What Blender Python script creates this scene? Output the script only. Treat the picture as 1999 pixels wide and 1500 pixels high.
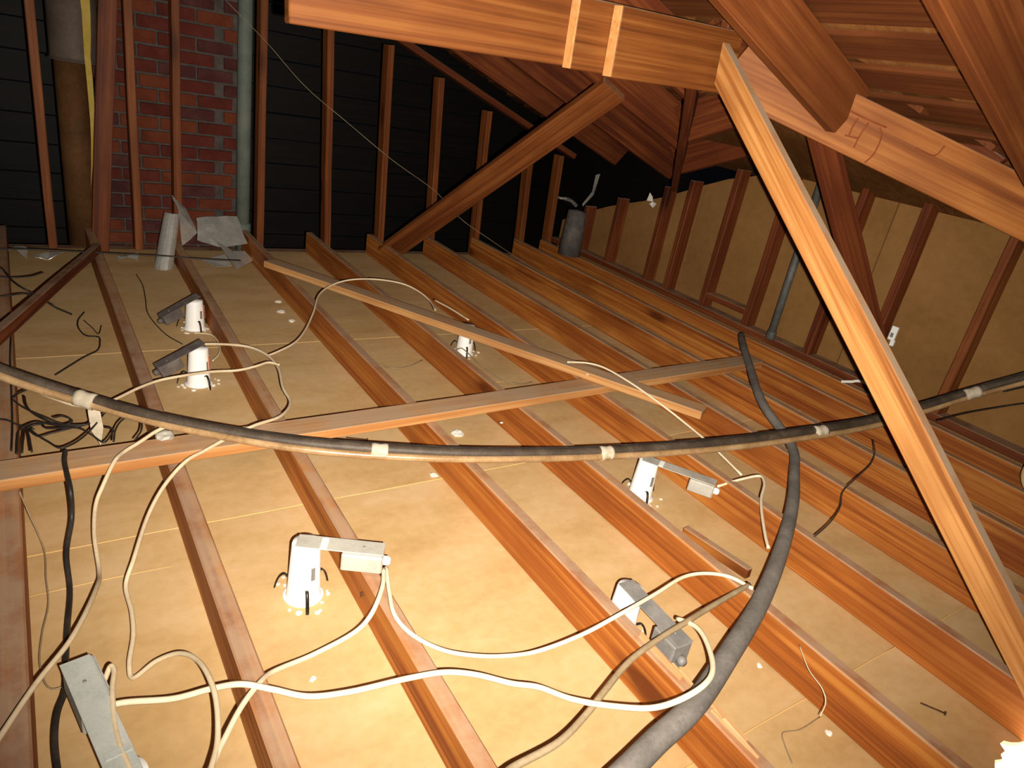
import bpy, bmesh, math, random
from mathutils import Vector, Matrix, noise

random.seed(7)
scene = bpy.context.scene
for _o in list(bpy.data.objects):
    bpy.data.objects.remove(_o, do_unlink=True)
COL = scene.collection

# ------------------------------------------------------------------ camera, flash, world, exposure
EYE = Vector((0.0, 0.0, 1.27))
RIGHT = Vector((0.8270034, -0.5363959, 0.1683592))
DOWN = Vector((-0.0906897, -0.4228285, -0.9016604))
FWD = Vector((0.5548340, 0.7304077, -0.3983262))
cam_data = bpy.data.cameras.new('camera')
cam_data.sensor_fit = 'HORIZONTAL'
cam_data.sensor_width = 36.0
cam_data.lens = 1347.4 / 1999.0 * 36.0
cam_data.clip_start = 0.02
cam = bpy.data.objects.new('camera', cam_data)
COL.objects.link(cam)
_m = Matrix((RIGHT, -DOWN, -FWD)).transposed().to_4x4()
_m.translation = EYE
cam.matrix_world = _m
scene.camera = cam

FLASH_POWER = 510.0
flash_data = bpy.data.lights.new('camera_flash', 'SPOT')
flash_data.energy = FLASH_POWER
flash_data.color = (1.0, 0.91, 0.78)
flash_data.shadow_soft_size = 0.006
flash_data.spot_size = math.radians(118)
flash_data.spot_blend = 1.0
flash = bpy.data.objects.new('camera_flash', flash_data)
COL.objects.link(flash)
flash.location = EYE + RIGHT * 0.045 + DOWN * 0.03
_aim = (FWD - DOWN * 0.23 + RIGHT * 0.02).normalized()
flash.rotation_euler = _aim.to_track_quat('-Z', 'Y').to_euler()

world = bpy.data.worlds.new('world')
scene.world = world
world.use_nodes = True
world.node_tree.nodes['Background'].inputs[0].default_value = (0.5, 0.55, 0.8, 1)
world.node_tree.nodes['Background'].inputs[1].default_value = 0.003

scene.view_settings.view_transform = 'Standard'
scene.view_settings.look = 'None'
scene.view_settings.exposure = 0.0
scene.view_settings.gamma = 1.0
scene.view_settings.use_curve_mapping = False

# ------------------------------------------------------------------ materials
def new_mat(name):
    m = bpy.data.materials.new(name)
    m.use_nodes = True
    nt = m.node_tree
    bs = nt.nodes['Principled BSDF']
    return m, nt, bs

def node(nt, typ, **kw):
    n = nt.nodes.new(typ)
    for k, v in kw.items():
        setattr(n, k, v)
    return n

def ramp(nt, src, stops):
    r = node(nt, 'ShaderNodeValToRGB')
    els = r.color_ramp.elements
    while len(els) < len(stops):
        els.new(0.5)
    for e, (p, c) in zip(els, stops):
        e.position = p
        e.color = (c[0], c[1], c[2], 1) if isinstance(c, tuple) else (c, c, c, 1)
    nt.links.new(src, r.inputs[0])
    return r.outputs[0]

def mix(nt, fac, a, b):
    n = node(nt, 'ShaderNodeMix', data_type='RGBA')
    for inp, v in ((n.inputs[0], fac), (n.inputs[6], a), (n.inputs[7], b)):
        if isinstance(v, (int, float)):
            inp.default_value = v
        elif isinstance(v, tuple):
            inp.default_value = (v[0], v[1], v[2], 1)
        else:
            nt.links.new(v, inp)
    return n.outputs[2]

def math_n(nt, op, a, b=None, c=None):
    n = node(nt, 'ShaderNodeMath', operation=op)
    for i, v in enumerate((a, b, c)):
        if v is None:
            continue
        if isinstance(v, (int, float)):
            n.inputs[i].default_value = v
        else:
            nt.links.new(v, n.inputs[i])
    return n.outputs[0]

def tex_noise(nt, vec, scale, detail=4.0, rough=0.55, dist=0.0, w=None):
    n = node(nt, 'ShaderNodeTexNoise')
    if w is not None:
        n.noise_dimensions = '4D'
        nt.links.new(w, n.inputs['W'])
    n.inputs['Scale'].default_value = scale
    n.inputs['Detail'].default_value = detail
    n.inputs['Roughness'].default_value = rough
    n.inputs['Distortion'].default_value = dist
    nt.links.new(vec, n.inputs['Vector'])
    return n.outputs[0]

def mapped(nt, vec, scale):
    n = node(nt, 'ShaderNodeMapping')
    n.inputs['Scale'].default_value = scale
    nt.links.new(vec, n.inputs['Vector'])
    return n.outputs[0]

DUST = (0.42, 0.30, 0.20)

def wood(name, dark, mid, light, dust=0.75, rough=0.6, knots=True, grain=34.0):
    """Sawn fir: grain runs along the board's own X axis, dust lies on faces that look up."""
    m, nt, bs = new_mat(name)
    tc = node(nt, 'ShaderNodeTexCoord').outputs['Object']
    oi = node(nt, 'ShaderNodeObjectInfo').outputs['Random']
    w = math_n(nt, 'MULTIPLY', oi, 37.0)
    g1 = tex_noise(nt, mapped(nt, tc, (0.9, grain, grain)), 1.0, 5.0, 0.6, 0.9, w)
    g2 = tex_noise(nt, mapped(nt, tc, (0.5, 95.0, 95.0)), 1.0, 3.0, 0.6, 0.3, w)
    g = math_n(nt, 'ADD', math_n(nt, 'MULTIPLY', g1, 0.66), math_n(nt, 'MULTIPLY', g2, 0.34))
    col = ramp(nt, g, [(0.40, dark), (0.49, mid), (0.59, light)])
    blot = tex_noise(nt, mapped(nt, tc, (2.2, 6, 6)), 1.0, 3.0, 0.5, 0.2, w)
    col = mix(nt, ramp(nt, blot, [(0.46, 0.0), (0.64, 0.62)]), col, dark)
    tone = math_n(nt, 'MULTIPLY_ADD', oi, 0.3, 0.0)
    col = mix(nt, tone, col, mid)
    if knots:
        v = node(nt, 'ShaderNodeTexVoronoi', voronoi_dimensions='4D')
        nt.links.new(mapped(nt, tc, (2.1, 7.0, 7.0)), v.inputs['Vector'])
        nt.links.new(w, v.inputs['W'])
        v.inputs['Scale'].default_value = 1.0
        kd = v.outputs['Distance']
        ring = ramp(nt, kd, [(0.16, 0.9), (0.24, 0.3), (0.34, 0.0)])
        col = mix(nt, ring, col, (dark[0] * 0.55, dark[1] * 0.5, dark[2] * 0.5))
    if dust > 0:
        geo = node(nt, 'ShaderNodeNewGeometry')
        sx = node(nt, 'ShaderNodeSeparateXYZ')
        nt.links.new(geo.outputs['Normal'], sx.inputs[0])
        up = ramp(nt, sx.outputs[2], [(0.5, 0.0), (0.74, 1.0)])
        dn = tex_noise(nt, tc, 9.0, 5.0, 0.65)
        cover = math_n(nt, 'MULTIPLY', math_n(nt, 'MULTIPLY', up, ramp(nt, dn, [(0.36, 0.45), (0.55, 1.0)])), dust)
        col = mix(nt, cover, col, DUST)
    nt.links.new(col, bs.inputs['Base Color'])
    bs.inputs['Roughness'].default_value = rough
    bs.inputs['Specular IOR Level'].default_value = 0.25
    b = node(nt, 'ShaderNodeBump')
    b.inputs['Strength'].default_value = 0.25
    b.inputs['Distance'].default_value = 0.004
    nt.links.new(g, b.inputs['Height'])
    nt.links.new(b.outputs[0], bs.inputs['Normal'])
    return m

FIR = wood('fir_joist', (0.19, 0.046, 0.009), (0.36, 0.108, 0.018), (0.50, 0.20, 0.040), dust=0.72)
FIR_PALE = wood('fir_strut', (0.24, 0.08, 0.018), (0.42, 0.165, 0.042), (0.56, 0.27, 0.085), dust=1.0)
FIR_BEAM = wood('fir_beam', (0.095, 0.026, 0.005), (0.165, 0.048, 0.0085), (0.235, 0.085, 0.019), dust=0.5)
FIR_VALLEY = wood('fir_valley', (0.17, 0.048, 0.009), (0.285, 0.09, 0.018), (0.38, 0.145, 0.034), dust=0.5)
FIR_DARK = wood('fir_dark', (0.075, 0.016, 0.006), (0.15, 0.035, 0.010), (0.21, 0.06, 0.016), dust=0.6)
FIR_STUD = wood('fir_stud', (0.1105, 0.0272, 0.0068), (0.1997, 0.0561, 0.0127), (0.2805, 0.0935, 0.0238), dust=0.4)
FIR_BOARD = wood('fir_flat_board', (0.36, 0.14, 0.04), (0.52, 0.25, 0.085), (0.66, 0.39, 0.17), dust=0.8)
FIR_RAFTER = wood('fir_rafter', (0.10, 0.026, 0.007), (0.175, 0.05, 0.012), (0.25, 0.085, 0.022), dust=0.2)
DECK = wood('sheathing_wood', (0.075, 0.021, 0.006), (0.125, 0.036, 0.010), (0.18, 0.056, 0.016), dust=0.0, knots=False)
SHINGLE = wood('shingle_wood', (0.20, 0.08, 0.022), (0.30, 0.125, 0.036), (0.38, 0.18, 0.06), dust=0.0, knots=False)
ENDGRAIN = wood('sawn_end_wood', (0.50, 0.22, 0.07), (0.62, 0.30, 0.10), (0.70, 0.38, 0.15), dust=0.0, knots=False)
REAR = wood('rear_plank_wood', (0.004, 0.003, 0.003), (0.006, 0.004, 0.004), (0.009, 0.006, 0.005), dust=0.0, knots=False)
SPLINTER = wood('splinter_wood', (0.42, 0.22, 0.09), (0.6, 0.36, 0.17), (0.75, 0.5, 0.28), dust=0.0, knots=False)

def mottled(name, a, b, c, scale=4.0, rough=0.85, bump=0.1, stretch=(1, 1, 1), metallic=0.0, spec=0.2):
    m, nt, bs = new_mat(name)
    tc = node(nt, 'ShaderNodeTexCoord').outputs['Object']
    oi = node(nt, 'ShaderNodeObjectInfo').outputs['Random']
    w = math_n(nt, 'MULTIPLY', oi, 23.0)
    n1 = tex_noise(nt, mapped(nt, tc, stretch), scale, 6.0, 0.62, 0.3, w)
    n2 = tex_noise(nt, tc, scale * 14, 3.0, 0.6)
    g = math_n(nt, 'ADD', math_n(nt, 'MULTIPLY', n1, 0.75), math_n(nt, 'MULTIPLY', n2, 0.25))
    col = ramp(nt, g, [(0.33, a), (0.5, b), (0.68, c)])
    nt.links.new(col, bs.inputs['Base Color'])
    bs.inputs['Roughness'].default_value = rough
    bs.inputs['Metallic'].default_value = metallic
    bs.inputs['Specular IOR Level'].default_value = spec
    if bump:
        bn = node(nt, 'ShaderNodeBump')
        bn.inputs['Strength'].default_value = bump
        bn.inputs['Distance'].default_value = 0.003
        nt.links.new(g, bn.inputs['Height'])
        nt.links.new(bn.outputs[0], bs.inputs['Normal'])
    return m

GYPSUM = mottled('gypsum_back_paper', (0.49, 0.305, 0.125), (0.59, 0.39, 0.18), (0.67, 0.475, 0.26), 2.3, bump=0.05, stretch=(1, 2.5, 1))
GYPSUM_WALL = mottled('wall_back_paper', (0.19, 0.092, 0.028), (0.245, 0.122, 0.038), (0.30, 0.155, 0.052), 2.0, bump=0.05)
PLASTER_RIDGE = mottled('joint_plaster', (0.66, 0.42, 0.15), (0.72, 0.48, 0.19), (0.76, 0.53, 0.25), 8.0)
PLASTER = mottled('plaster_crumb', (0.78, 0.74, 0.66), (0.86, 0.82, 0.75), (0.9, 0.88, 0.84), 20.0)
WHITE_CAN = mottled('white_enamel', (0.88, 0.87, 0.84), (0.93, 0.92, 0.9), (0.95, 0.95, 0.94), 5.0, rough=0.4, bump=0.0, spec=0.4)
GALV = mottled('galvanised_steel', (0.40, 0.38, 0.33), (0.52, 0.50, 0.44), (0.62, 0.60, 0.53), 16.0, rough=0.5, bump=0.03, metallic=0.25)
GALV_OLD = mottled('weathered_steel', (0.16, 0.16, 0.155), (0.23, 0.22, 0.21), (0.32, 0.30, 0.28), 18.0, rough=0.6, bump=0.05, metallic=0.2)
DARK_STEEL = mottled('dark_dusty_steel', (0.0800, 0.0680, 0.0640), (0.1280, 0.1080, 0.1000), (0.1920, 0.1680, 0.1520), 18.0, rough=0.65, bump=0.05, metallic=0.1)
BLUE_GALV = mottled('blue_grey_steel', (0.36, 0.39, 0.37), (0.49, 0.51, 0.47), (0.60, 0.60, 0.55), 12.0, rough=0.6, bump=0.03, metallic=0.15)
SPRING = mottled('spring_steel', (0.01, 0.01, 0.01), (0.03, 0.026, 0.02), (0.08, 0.07, 0.06), 30.0, rough=0.35, bump=0.0, metallic=0.5)
ROMEX = mottled('cream_sheath', (0.68, 0.56, 0.38), (0.80, 0.68, 0.48), (0.86, 0.77, 0.6), 6.0, rough=0.5, bump=0.0, spec=0.35)
ROMEX_DIRTY = mottled('dusty_cream_sheath', (0.52, 0.40, 0.25), (0.66, 0.53, 0.35), (0.76, 0.65, 0.46), 7.0, rough=0.6, bump=0.0)
BLACK = mottled('black_sheath', (0.012, 0.011, 0.010), (0.025, 0.021, 0.018), (0.06, 0.05, 0.042), 14.0, rough=0.5, bump=0.05, spec=0.4)
BLACK_DUSTY = mottled('dusty_black_sheath', (0.030, 0.022, 0.016), (0.062, 0.044, 0.030), (0.12, 0.09, 0.066), 14.0, rough=0.55, bump=0.05, spec=0.4)
BROWN_SHEATH = mottled('brown_sheath', (0.20, 0.11, 0.045), (0.36, 0.22, 0.105), (0.50, 0.34, 0.18), 9.0, rough=0.3, bump=0.0, spec=0.6)
OLIVE_SHEATH = mottled('olive_sheath', (0.20, 0.14, 0.075), (0.30, 0.22, 0.13), (0.40, 0.31, 0.2), 9.0, rough=0.45, bump=0.0, spec=0.4)
HOSE = mottled('grey_rubber', (0.10, 0.09, 0.082), (0.17, 0.155, 0.14), (0.26, 0.235, 0.21), 9.0, rough=0.7, bump=0.15)
TAPE = mottled('masking_tape', (0.36, 0.31, 0.22), (0.52, 0.45, 0.34), (0.66, 0.59, 0.48), 40.0, rough=0.85, bump=0.4, spec=0.1)
FOIL = mottled('bright_sheet_metal', (0.42, 0.41, 0.38), (0.58, 0.57, 0.53), (0.78, 0.77, 0.74), 6.0, rough=0.25, bump=0.06, metallic=0.55)
FLUE = mottled('rusted_flue', (0.0720, 0.0324, 0.0115), (0.1224, 0.0540, 0.0187), (0.1728, 0.0864, 0.0324), 5.0, rough=0.7, bump=0.08, metallic=0.2)
JACKET = mottled('grey_flue_jacket', (0.0800, 0.0600, 0.0500), (0.1150, 0.0850, 0.0675), (0.1550, 0.1200, 0.0950), 5.0, rough=0.65, bump=0.05, metallic=0.2)
YELLOW = mottled('yellow_paper', (0.4000, 0.2720, 0.0400), (0.4960, 0.3520, 0.0720), (0.5760, 0.4400, 0.1440), 9.0)
PIPE_GREEN = mottled('green_grey_pipe', (0.1100, 0.1350, 0.1175), (0.1500, 0.1800, 0.1550), (0.1900, 0.2150, 0.1900), 7.0, rough=0.7, bump=0.08, metallic=0.1)
PIPE_GREY = mottled('grey_pipe', (0.07, 0.072, 0.065), (0.12, 0.12, 0.11), (0.20, 0.20, 0.18), 10.0, rough=0.6, bump=0.1, metallic=0.2)
MORTAR = mottled('mortar', (0.0510, 0.0408, 0.0374), (0.0765, 0.0629, 0.0578), (0.1190, 0.0978, 0.0892), 18.0, bump=0.3)
BRICK = mottled('brick_red', (0.0612, 0.0115, 0.0086), (0.1008, 0.0187, 0.0122), (0.1368, 0.0331, 0.0216), 7.0, bump=0.35)
BRICK2 = mottled('brick_purple', (0.0432, 0.0122, 0.0130), (0.0720, 0.0202, 0.0187), (0.1080, 0.0432, 0.0389), 7.0, bump=0.35)
BRICK3 = mottled('brick_orange', (0.0864, 0.0194, 0.0086), (0.1368, 0.0310, 0.0130), (0.1728, 0.0504, 0.0216), 7.0, bump=0.35)
PENCIL = mottled('carpenter_crayon', (0.16, 0.04, 0.012), (0.20, 0.05, 0.016), (0.26, 0.07, 0.02), 30.0)
NAIL = mottled('rusty_nail', (0.06, 0.03, 0.015), (0.10, 0.05, 0.025), (0.16, 0.08, 0.04), 40.0, metallic=0.3)
LABEL = mottled('faded_red_label', (0.60, 0.28, 0.19), (0.70, 0.36, 0.26), (0.78, 0.46, 0.36), 6.0)
TAN_RIM = mottled('tan_rim', (0.40, 0.27, 0.10), (0.52, 0.37, 0.16), (0.6, 0.46, 0.24), 10.0)

GLOW, _nt, _bs = new_mat('lit_lens')
_bs.inputs['Base Color'].default_value = (0.95, 0.95, 0.92, 1)
_bs.inputs['Emission Color'].default_value = (1.0, 0.93, 0.78, 1)
_bs.inputs['Emission Strength'].default_value = 7.0

# ------------------------------------------------------------------ helpers
def mesh_obj(name, verts, faces, mat, parent=None, matrix=None, smooth=False):
    me = bpy.data.meshes.new(name)
    me.from_pydata([tuple(v) for v in verts], [], faces)
    me.materials.append(mat)
    me.update()
    if smooth:
        for p in me.polygons:
            p.use_smooth = True
    ob = bpy.data.objects.new(name, me)
    COL.objects.link(ob)
    if matrix is not None:
        ob.matrix_world = matrix
    if parent is not None:
        ob.parent = parent
        ob.matrix_parent_inverse = parent_matrix(parent).inverted()
    return ob

def parent_matrix(p):
    m = p.matrix_basis.copy()
    while p.parent is not None:
        m = p.parent.matrix_basis @ p.matrix_parent_inverse @ m if False else m
        break
    return m

def bm_obj(name, bm, mat, parent=None, matrix=None, smooth=False):
    me = bpy.data.meshes.new(name)
    bmesh.ops.recalc_face_normals(bm, faces=bm.faces)
    bm.to_mesh(me)
    bm.free()
    me.materials.append(mat)
    if smooth:
        for p in me.polygons:
            p.use_smooth = True
    ob = bpy.data.objects.new(name, me)
    COL.objects.link(ob)
    if matrix is not None:
        ob.matrix_world = matrix
    if parent is not None:
        ob.parent = parent
        ob.matrix_parent_inverse = WM[parent.name].inverted() if parent.name in WM else parent.matrix_basis.inverted()
    WM[ob.name] = matrix.copy() if matrix is not None else Matrix.Identity(4)
    return ob

WM = {}

def empty(name, loc=(0, 0, 0)):
    o = bpy.data.objects.new(name, None)
    o.empty_display_size = 0.05
    COL.objects.link(o)
    o.matrix_world = Matrix.Translation(loc)
    WM[o.name] = Matrix.Translation(loc)
    return o

def tag(o, label=None, cat=None, group=None, kind=None):
    if label:
        o['label'] = label
    if cat:
        o['category'] = cat
    if group:
        o['group'] = group
    if kind:
        o['kind'] = kind
    return o

def frame(p0, p1, up):
    x = (p1 - p0).normalized()
    z = (up - x * up.dot(x)).normalized()
    y = z.cross(x)
    m = Matrix((x, y, z)).transposed().to_4x4()
    m.translation = p0
    return m

def lumber(name, p0, p1, w, h, mat, parent=None, up=(0, 0, 1), plumb=False, wob=0.0012, bevel=0.003, twist=0.0, cut0=0.0, cut1=0.0):
    """A sawn board; p0-p1 is the middle line of its lower face, w its thickness, h its depth."""
    p0, p1, up = Vector(p0), Vector(p1), Vector(up)
    M = frame(p0, p1, up)
    L = (p1 - p0).length
    n = max(1, min(14, int(L / 0.25)))
    sh = 0.0
    if plumb:
        d = (p1 - p0).normalized()
        hor = math.hypot(d.x, d.y)
        sh = -d.z / max(hor, 1e-3)
    bm = bmesh.new()
    rings = []
    sd = random.random() * 50
    for i in range(n + 1):
        t = i / n
        dy = noise.noise(Vector((t * 3 + sd, 0.3, 1.7))) * wob * 3
        dz = noise.noise(Vector((t * 3 + sd, 7.3, 4.1))) * wob * 2
        ring = []
        for (a, b) in ((-1, 0), (1, 0), (1, 1), (-1, 1)):
            x = L * t
            zz = b * h
            if i == 0:
                x += -sh * zz * -1 * (-1) + cut0 * zz
                x = 0 - sh * zz * -1 + cut0 * zz if plumb else x
            if i == n:
                x = L - sh * zz * -1 + cut1 * zz if plumb else x + cut1 * zz
            ja = noise.noise(Vector((t * 9 + sd, a * 3.0, b * 5.0))) * wob
            ring.append(bm.verts.new((x, a * w / 2 + dy + ja, zz + dz + ja * 0.6)))
        rings.append(ring)
    for i in range(n):
        for k in range(4):
            bm.faces.new((rings[i][k], rings[i][(k + 1) % 4], rings[i + 1][(k + 1) % 4], rings[i + 1][k]))
    bm.faces.new(rings[0])
    bm.faces.new(rings[-1])
    bmesh.ops.recalc_face_normals(bm, faces=bm.faces)
    if bevel > 0:
        ed = [e for e in bm.edges if len(e.link_faces) == 2 and e.calc_face_angle(0) > 0.6]
        bmesh.ops.bevel(bm, geom=ed, offset=bevel, segments=1, affect='EDGES')
    return bm_obj(name, bm, mat, parent, M)

def box(name, lo, hi, mat, parent=None, bevel=0.002, matrix=None):
    bm = bmesh.new()
    bmesh.ops.create_cube(bm, size=1.0)
    lo, hi = Vector(lo), Vector(hi)
    c = (lo + hi) / 2
    for v in bm.verts:
        v.co = Vector((v.co.x * (hi.x - lo.x), v.co.y * (hi.y - lo.y), v.co.z * (hi.z - lo.z)))
    if bevel:
        bmesh.ops.bevel(bm, geom=bm.edges[:], offset=bevel, segments=1, affect='EDGES')
    M = Matrix.Translation(c)
    if matrix is not None:
        M = matrix @ M
    return bm_obj(name, bm, mat, parent, M)

def prism(name, outline, axis, d0, d1, mat, parent=None):
    """Extrude a 2D outline along an axis ('x','y' or 'z') from d0 to d1."""
    bm = bmesh.new()
    def place(u, v, d):
        return {'x': (d, u, v), 'y': (u, d, v), 'z': (u, v, d)}[axis]
    a = [bm.verts.new(place(u, v, d0)) for u, v in outline]
    b = [bm.verts.new(place(u, v, d1)) for u, v in outline]
    bm.faces.new(a)
    bm.faces.new(b)
    for i in range(len(a)):
        j = (i + 1) % len(a)
        bm.faces.new((a[i], a[j], b[j], b[i]))
    return bm_obj(name, bm, mat, parent, Matrix.Identity(4))

def spline(pts, per=8):
    P = [Vector(p) for p in pts]
    P = [P[0] * 2 - P[1]] + P + [P[-1] * 2 - P[-2]]
    out = []
    for i in range(1, len(P) - 2):
        p0, p1, p2, p3 = P[i - 1], P[i], P[i + 1], P[i + 2]
        a0 = 0.0
        a1 = a0 + max((p1 - p0).length, 1e-5) ** 0.5
        a2 = a1 + max((p2 - p1).length, 1e-5) ** 0.5
        a3 = a2 + max((p3 - p2).length, 1e-5) ** 0.5
        for k in range(per):
            t = a1 + (a2 - a1) * k / per
            A1 = p0 * ((a1 - t) / (a1 - a0)) + p1 * ((t - a0) / (a1 - a0))
            A2 = p1 * ((a2 - t) / (a2 - a1)) + p2 * ((t - a1) / (a2 - a1))
            A3 = p2 * ((a3 - t) / (a3 - a2)) + p3 * ((t - a2) / (a3 - a2))
            B1 = A1 * ((a2 - t) / (a2 - a0)) + A2 * ((t - a0) / (a2 - a0))
            B2 = A2 * ((a3 - t) / (a3 - a1)) + A3 * ((t - a1) / (a3 - a1))
            out.append(B1 * ((a2 - t) / (a2 - a1)) + B2 * ((t - a1) / (a2 - a1)))
    out.append(P[-2])
    return out

def tube(name, path, r, mat, parent=None, sides=8, squash=1.0, rfun=None):
    bm = bmesh.new()
    n = len(path)
    nrm = None
    rings = []
    for i, p in enumerate(path):
        t = (path[min(i + 1, n - 1)] - path[max(i - 1, 0)])
        if t.length < 1e-9:
            t = Vector((1, 0, 0))
        t.normalize()
        if nrm is None:
            ref = Vector((0, 0, 1)) if abs(t.z) < 0.9 else Vector((1, 0, 0))
            nrm = ref
        nrm = (nrm - t * nrm.dot(t)).normalized()
        bi = t.cross(nrm)
        rr = r * (rfun(i / (n - 1)) if rfun else 1.0)
        rings.append([bm.verts.new(p + (bi * math.cos(2 * math.pi * k / sides) + nrm * squash * math.sin(2 * math.pi * k / sides)) * rr) for k in range(sides)])
    for i in range(n - 1):
        for k in range(sides):
            bm.faces.new((rings[i][k], rings[i][(k + 1) % sides], rings[i + 1][(k + 1) % sides], rings[i + 1][k]))
    bm.faces.new(rings[0])
    bm.faces.new(rings[-1])
    return bm_obj(name, bm, mat, parent, Matrix.Identity(4), smooth=True)

def lathe(name, prof, mat, parent=None, matrix=None, sides=28, smooth=True):
    bm = bmesh.new()
    rings = []
    for (r, z) in prof:
        rings.append([bm.verts.new((r * math.cos(2 * math.pi * k / sides), r * math.sin(2 * math.pi * k / sides), z)) for k in range(sides)])
    for i in range(len(rings) - 1):
        for k in range(sides):
            bm.faces.new((rings[i][k], rings[i][(k + 1) % sides], rings[i + 1][(k + 1) % sides], rings[i + 1][k]))
    if prof[0][0] > 1e-4:
        bm.faces.new(rings[0])
    if prof[-1][0] > 1e-4:
        bm.faces.new(rings[-1])
    bmesh.ops.remove_doubles(bm, verts=bm.verts, dist=1e-5)
    return bm_obj(name, bm, mat, parent, matrix or Matrix.Identity(4), smooth=smooth)

def sheet(name, quads, mat, parent=None, thick=0.0015, crumple=0.0, sub=1):
    """Thin bent sheet: list of polygons in space sharing corners, given a real thickness."""
    bm = bmesh.new()
    cache = {}
    def vert(p):
        k = tuple(round(c, 4) for c in p)
        if k not in cache:
            cache[k] = bm.verts.new(p)
        return cache[k]
    for q in quads:
        bm.faces.new([vert(p) for p in q])
    if sub:
        bmesh.ops.triangulate(bm, faces=bm.faces[:])
        for _ in range(sub):
            bmesh.ops.subdivide_edges(bm, edges=bm.edges[:], cuts=1, use_grid_fill=True)
    if crumple:
        for v in bm.verts:
            v.co += noise.noise_vector(v.co * 17.0) * crumple
    bmesh.ops.recalc_face_normals(bm, faces=bm.faces)
    geom = bmesh.ops.solidify(bm, geom=bm.faces[:], thickness=thick)
    return bm_obj(name, bm, mat, parent, Matrix.Identity(4))

def lump(name, loc, size, mat, parent=None, seed=0, flat=0.6):
    bm = bmesh.new()
    bmesh.ops.create_icosphere(bm, subdivisions=2, radius=1.0)
    for v in bm.verts:
        k = 1.0 + 0.55 * noise.noise(v.co * 1.7 + Vector((seed * 3.1, seed, 0)))
        v.co = Vector((v.co.x * size * k, v.co.y * size * k * 0.8, v.co.z * size * k * flat))
    return bm_obj(name, bm, mat, parent, Matrix.Translation(loc) @ Matrix.Rotation(seed * 1.3, 4, 'Z'))

# ------------------------------------------------------------------ the setting: ceiling board seen from above
GAP = 0.003
floor = tag(empty('floor'), 'tan gypsum ceiling boards lying between the joists', None, kind='structure')
rows = [(-0.45, 0.533, (-0.62, 1.505, 3.66)), (0.533, 1.715, (-0.62, 0.28, 2.37, 3.66)),
        (1.715, 2.955, (-0.62, 1.09, 3.66)), (2.955, 4.47, (-0.62, 0.66, 2.37, 3.66))]
for ri, (y0, y1, xs) in enumerate(rows):
    for ci in range(len(xs) - 1):
        x0, x1 = xs[ci] + GAP / 2, xs[ci + 1] - GAP / 2
        a, b = y0 + GAP / 2, y1 - GAP / 2
        if ri == 0 and ci == 1:
            jag = [(1.70, -0.30), (1.705, 0.02), (1.722, 0.10), (1.716, 0.15), (1.735, 0.185), (1.755, 0.193), (1.783, 0.205), (1.806, 0.197),
                   (1.818, 0.206), (1.840, 0.205), (1.852, 0.222), (1.872, 0.221), (1.884, 0.210), (1.905, 0.200), (1.945, 0.190), (1.945, -0.30)]
            out = [(x0, a), (1.70, a)] + jag[0:] + [(1.945, a), (x1, a), (x1, b), (x0, b)]
            out = [(x0, a), (1.70, a)] + jag[1:-1] + [(1.945, a), (x1, a), (x1, b), (x0, b)]
            prism('gypsum_sheet', out, 'z', -0.013, 0.0, GYPSUM, floor)
        else:
            prism('gypsum_sheet', [(x0, a), (x1, a), (x1, b), (x0, b)], 'z', -0.013, 0.0, GYPSUM, floor)
for y, x0, x1 in ((0.533, -0.6, 3.4), (1.715, -0.6, 3.4), (2.955, -0.6, 3.4)):
    pts = [Vector((x0 + (x1 - x0) * i / 40, y + noise.noise(Vector((i * 0.7, y * 9, 0))) * 0.003, 0.0)) for i in range(41)]
    tube('joint_ridge', pts, 0.0024, PLASTER_RIDGE, floor, sides=6, squash=0.5)
# plaster pushed up through other board joints, faint
for y, x0, x1 in ((1.56, -0.1, 0.22), (2.36, 1.56, 1.86)):
    tube('joint_ridge', [Vector((x0, y, 0)), Vector(((x0 + x1) / 2, y + 0.004, 0)), Vector((x1, y, 0))], 0.0022, PLASTER_RIDGE, floor, sides=6, squash=0.5)

# ------------------------------------------------------------------ joists
JOISTS = [  # x at y=0, x at y=4.47, thickness, depth, label
    (-0.095, -0.135, 0.050, 0.122, 'leftmost dusty ceiling joist, running along the left edge of the attic'),
    (0.290, 0.265, 0.043, 0.120, 'second ceiling joist from the left, greyish, left of the tall white lamp can'),
    (0.595, 0.675, 0.040, 0.112, 'third ceiling joist from the left, right of the lamp can with the steel box'),
    (1.098, 1.098, 0.038, 0.137, 'fourth ceiling joist from the left, with chipped upper edge and bright orange face'),
    (1.503, 1.508, 0.038, 0.137, 'fifth ceiling joist from the left, orange, under the grey hose bend'),
    (1.937, 1.930, 0.038, 0.137, 'sixth ceiling joist from the left, holding the foot of the diagonal strut'),
    (2.372, 2.372, 0.038, 0.137, 'seventh ceiling joist from the left, third from the right wall plate'),
    (2.770, 2.770, 0.038, 0.137, 'eighth ceiling joist from the left, second from the right wall plate'),
    (3.160, 3.160, 0.038, 0.137, 'ninth ceiling joist from the left, next to the joist under the right wall'),
    (3.415, 3.415, 0.040, 0.140, 'rightmost ceiling joist, tight against the plate of the right stud wall'),
]
for i, (xa, xb, t, h, lab) in enumerate(JOISTS):
    x_near = xa + (xb - xa) * (-0.4 / 4.47)
    j = lumber('ceiling_joist', (x_near, -0.4, 0.0), (xb, 4.46, 0.0), t, h, FIR, wob=0.002, bevel=0.004)
    tag(j, lab, 'joist', 'ceiling joists')

# ------------------------------------------------------------------ right wall: plate, studs, back of the wall board
def A_bot(x):
    return 1.30 - 0.37 * (x - 2.25)
def B_bot(y):
    return 1.40 - 0.40 * (y - 1.87)
def C_bot(y):
    return 1.40 - 0.40 * (1.84 - y)
def gable(y):
    return min(B_bot(y), C_bot(y)) if True else 0

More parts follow.
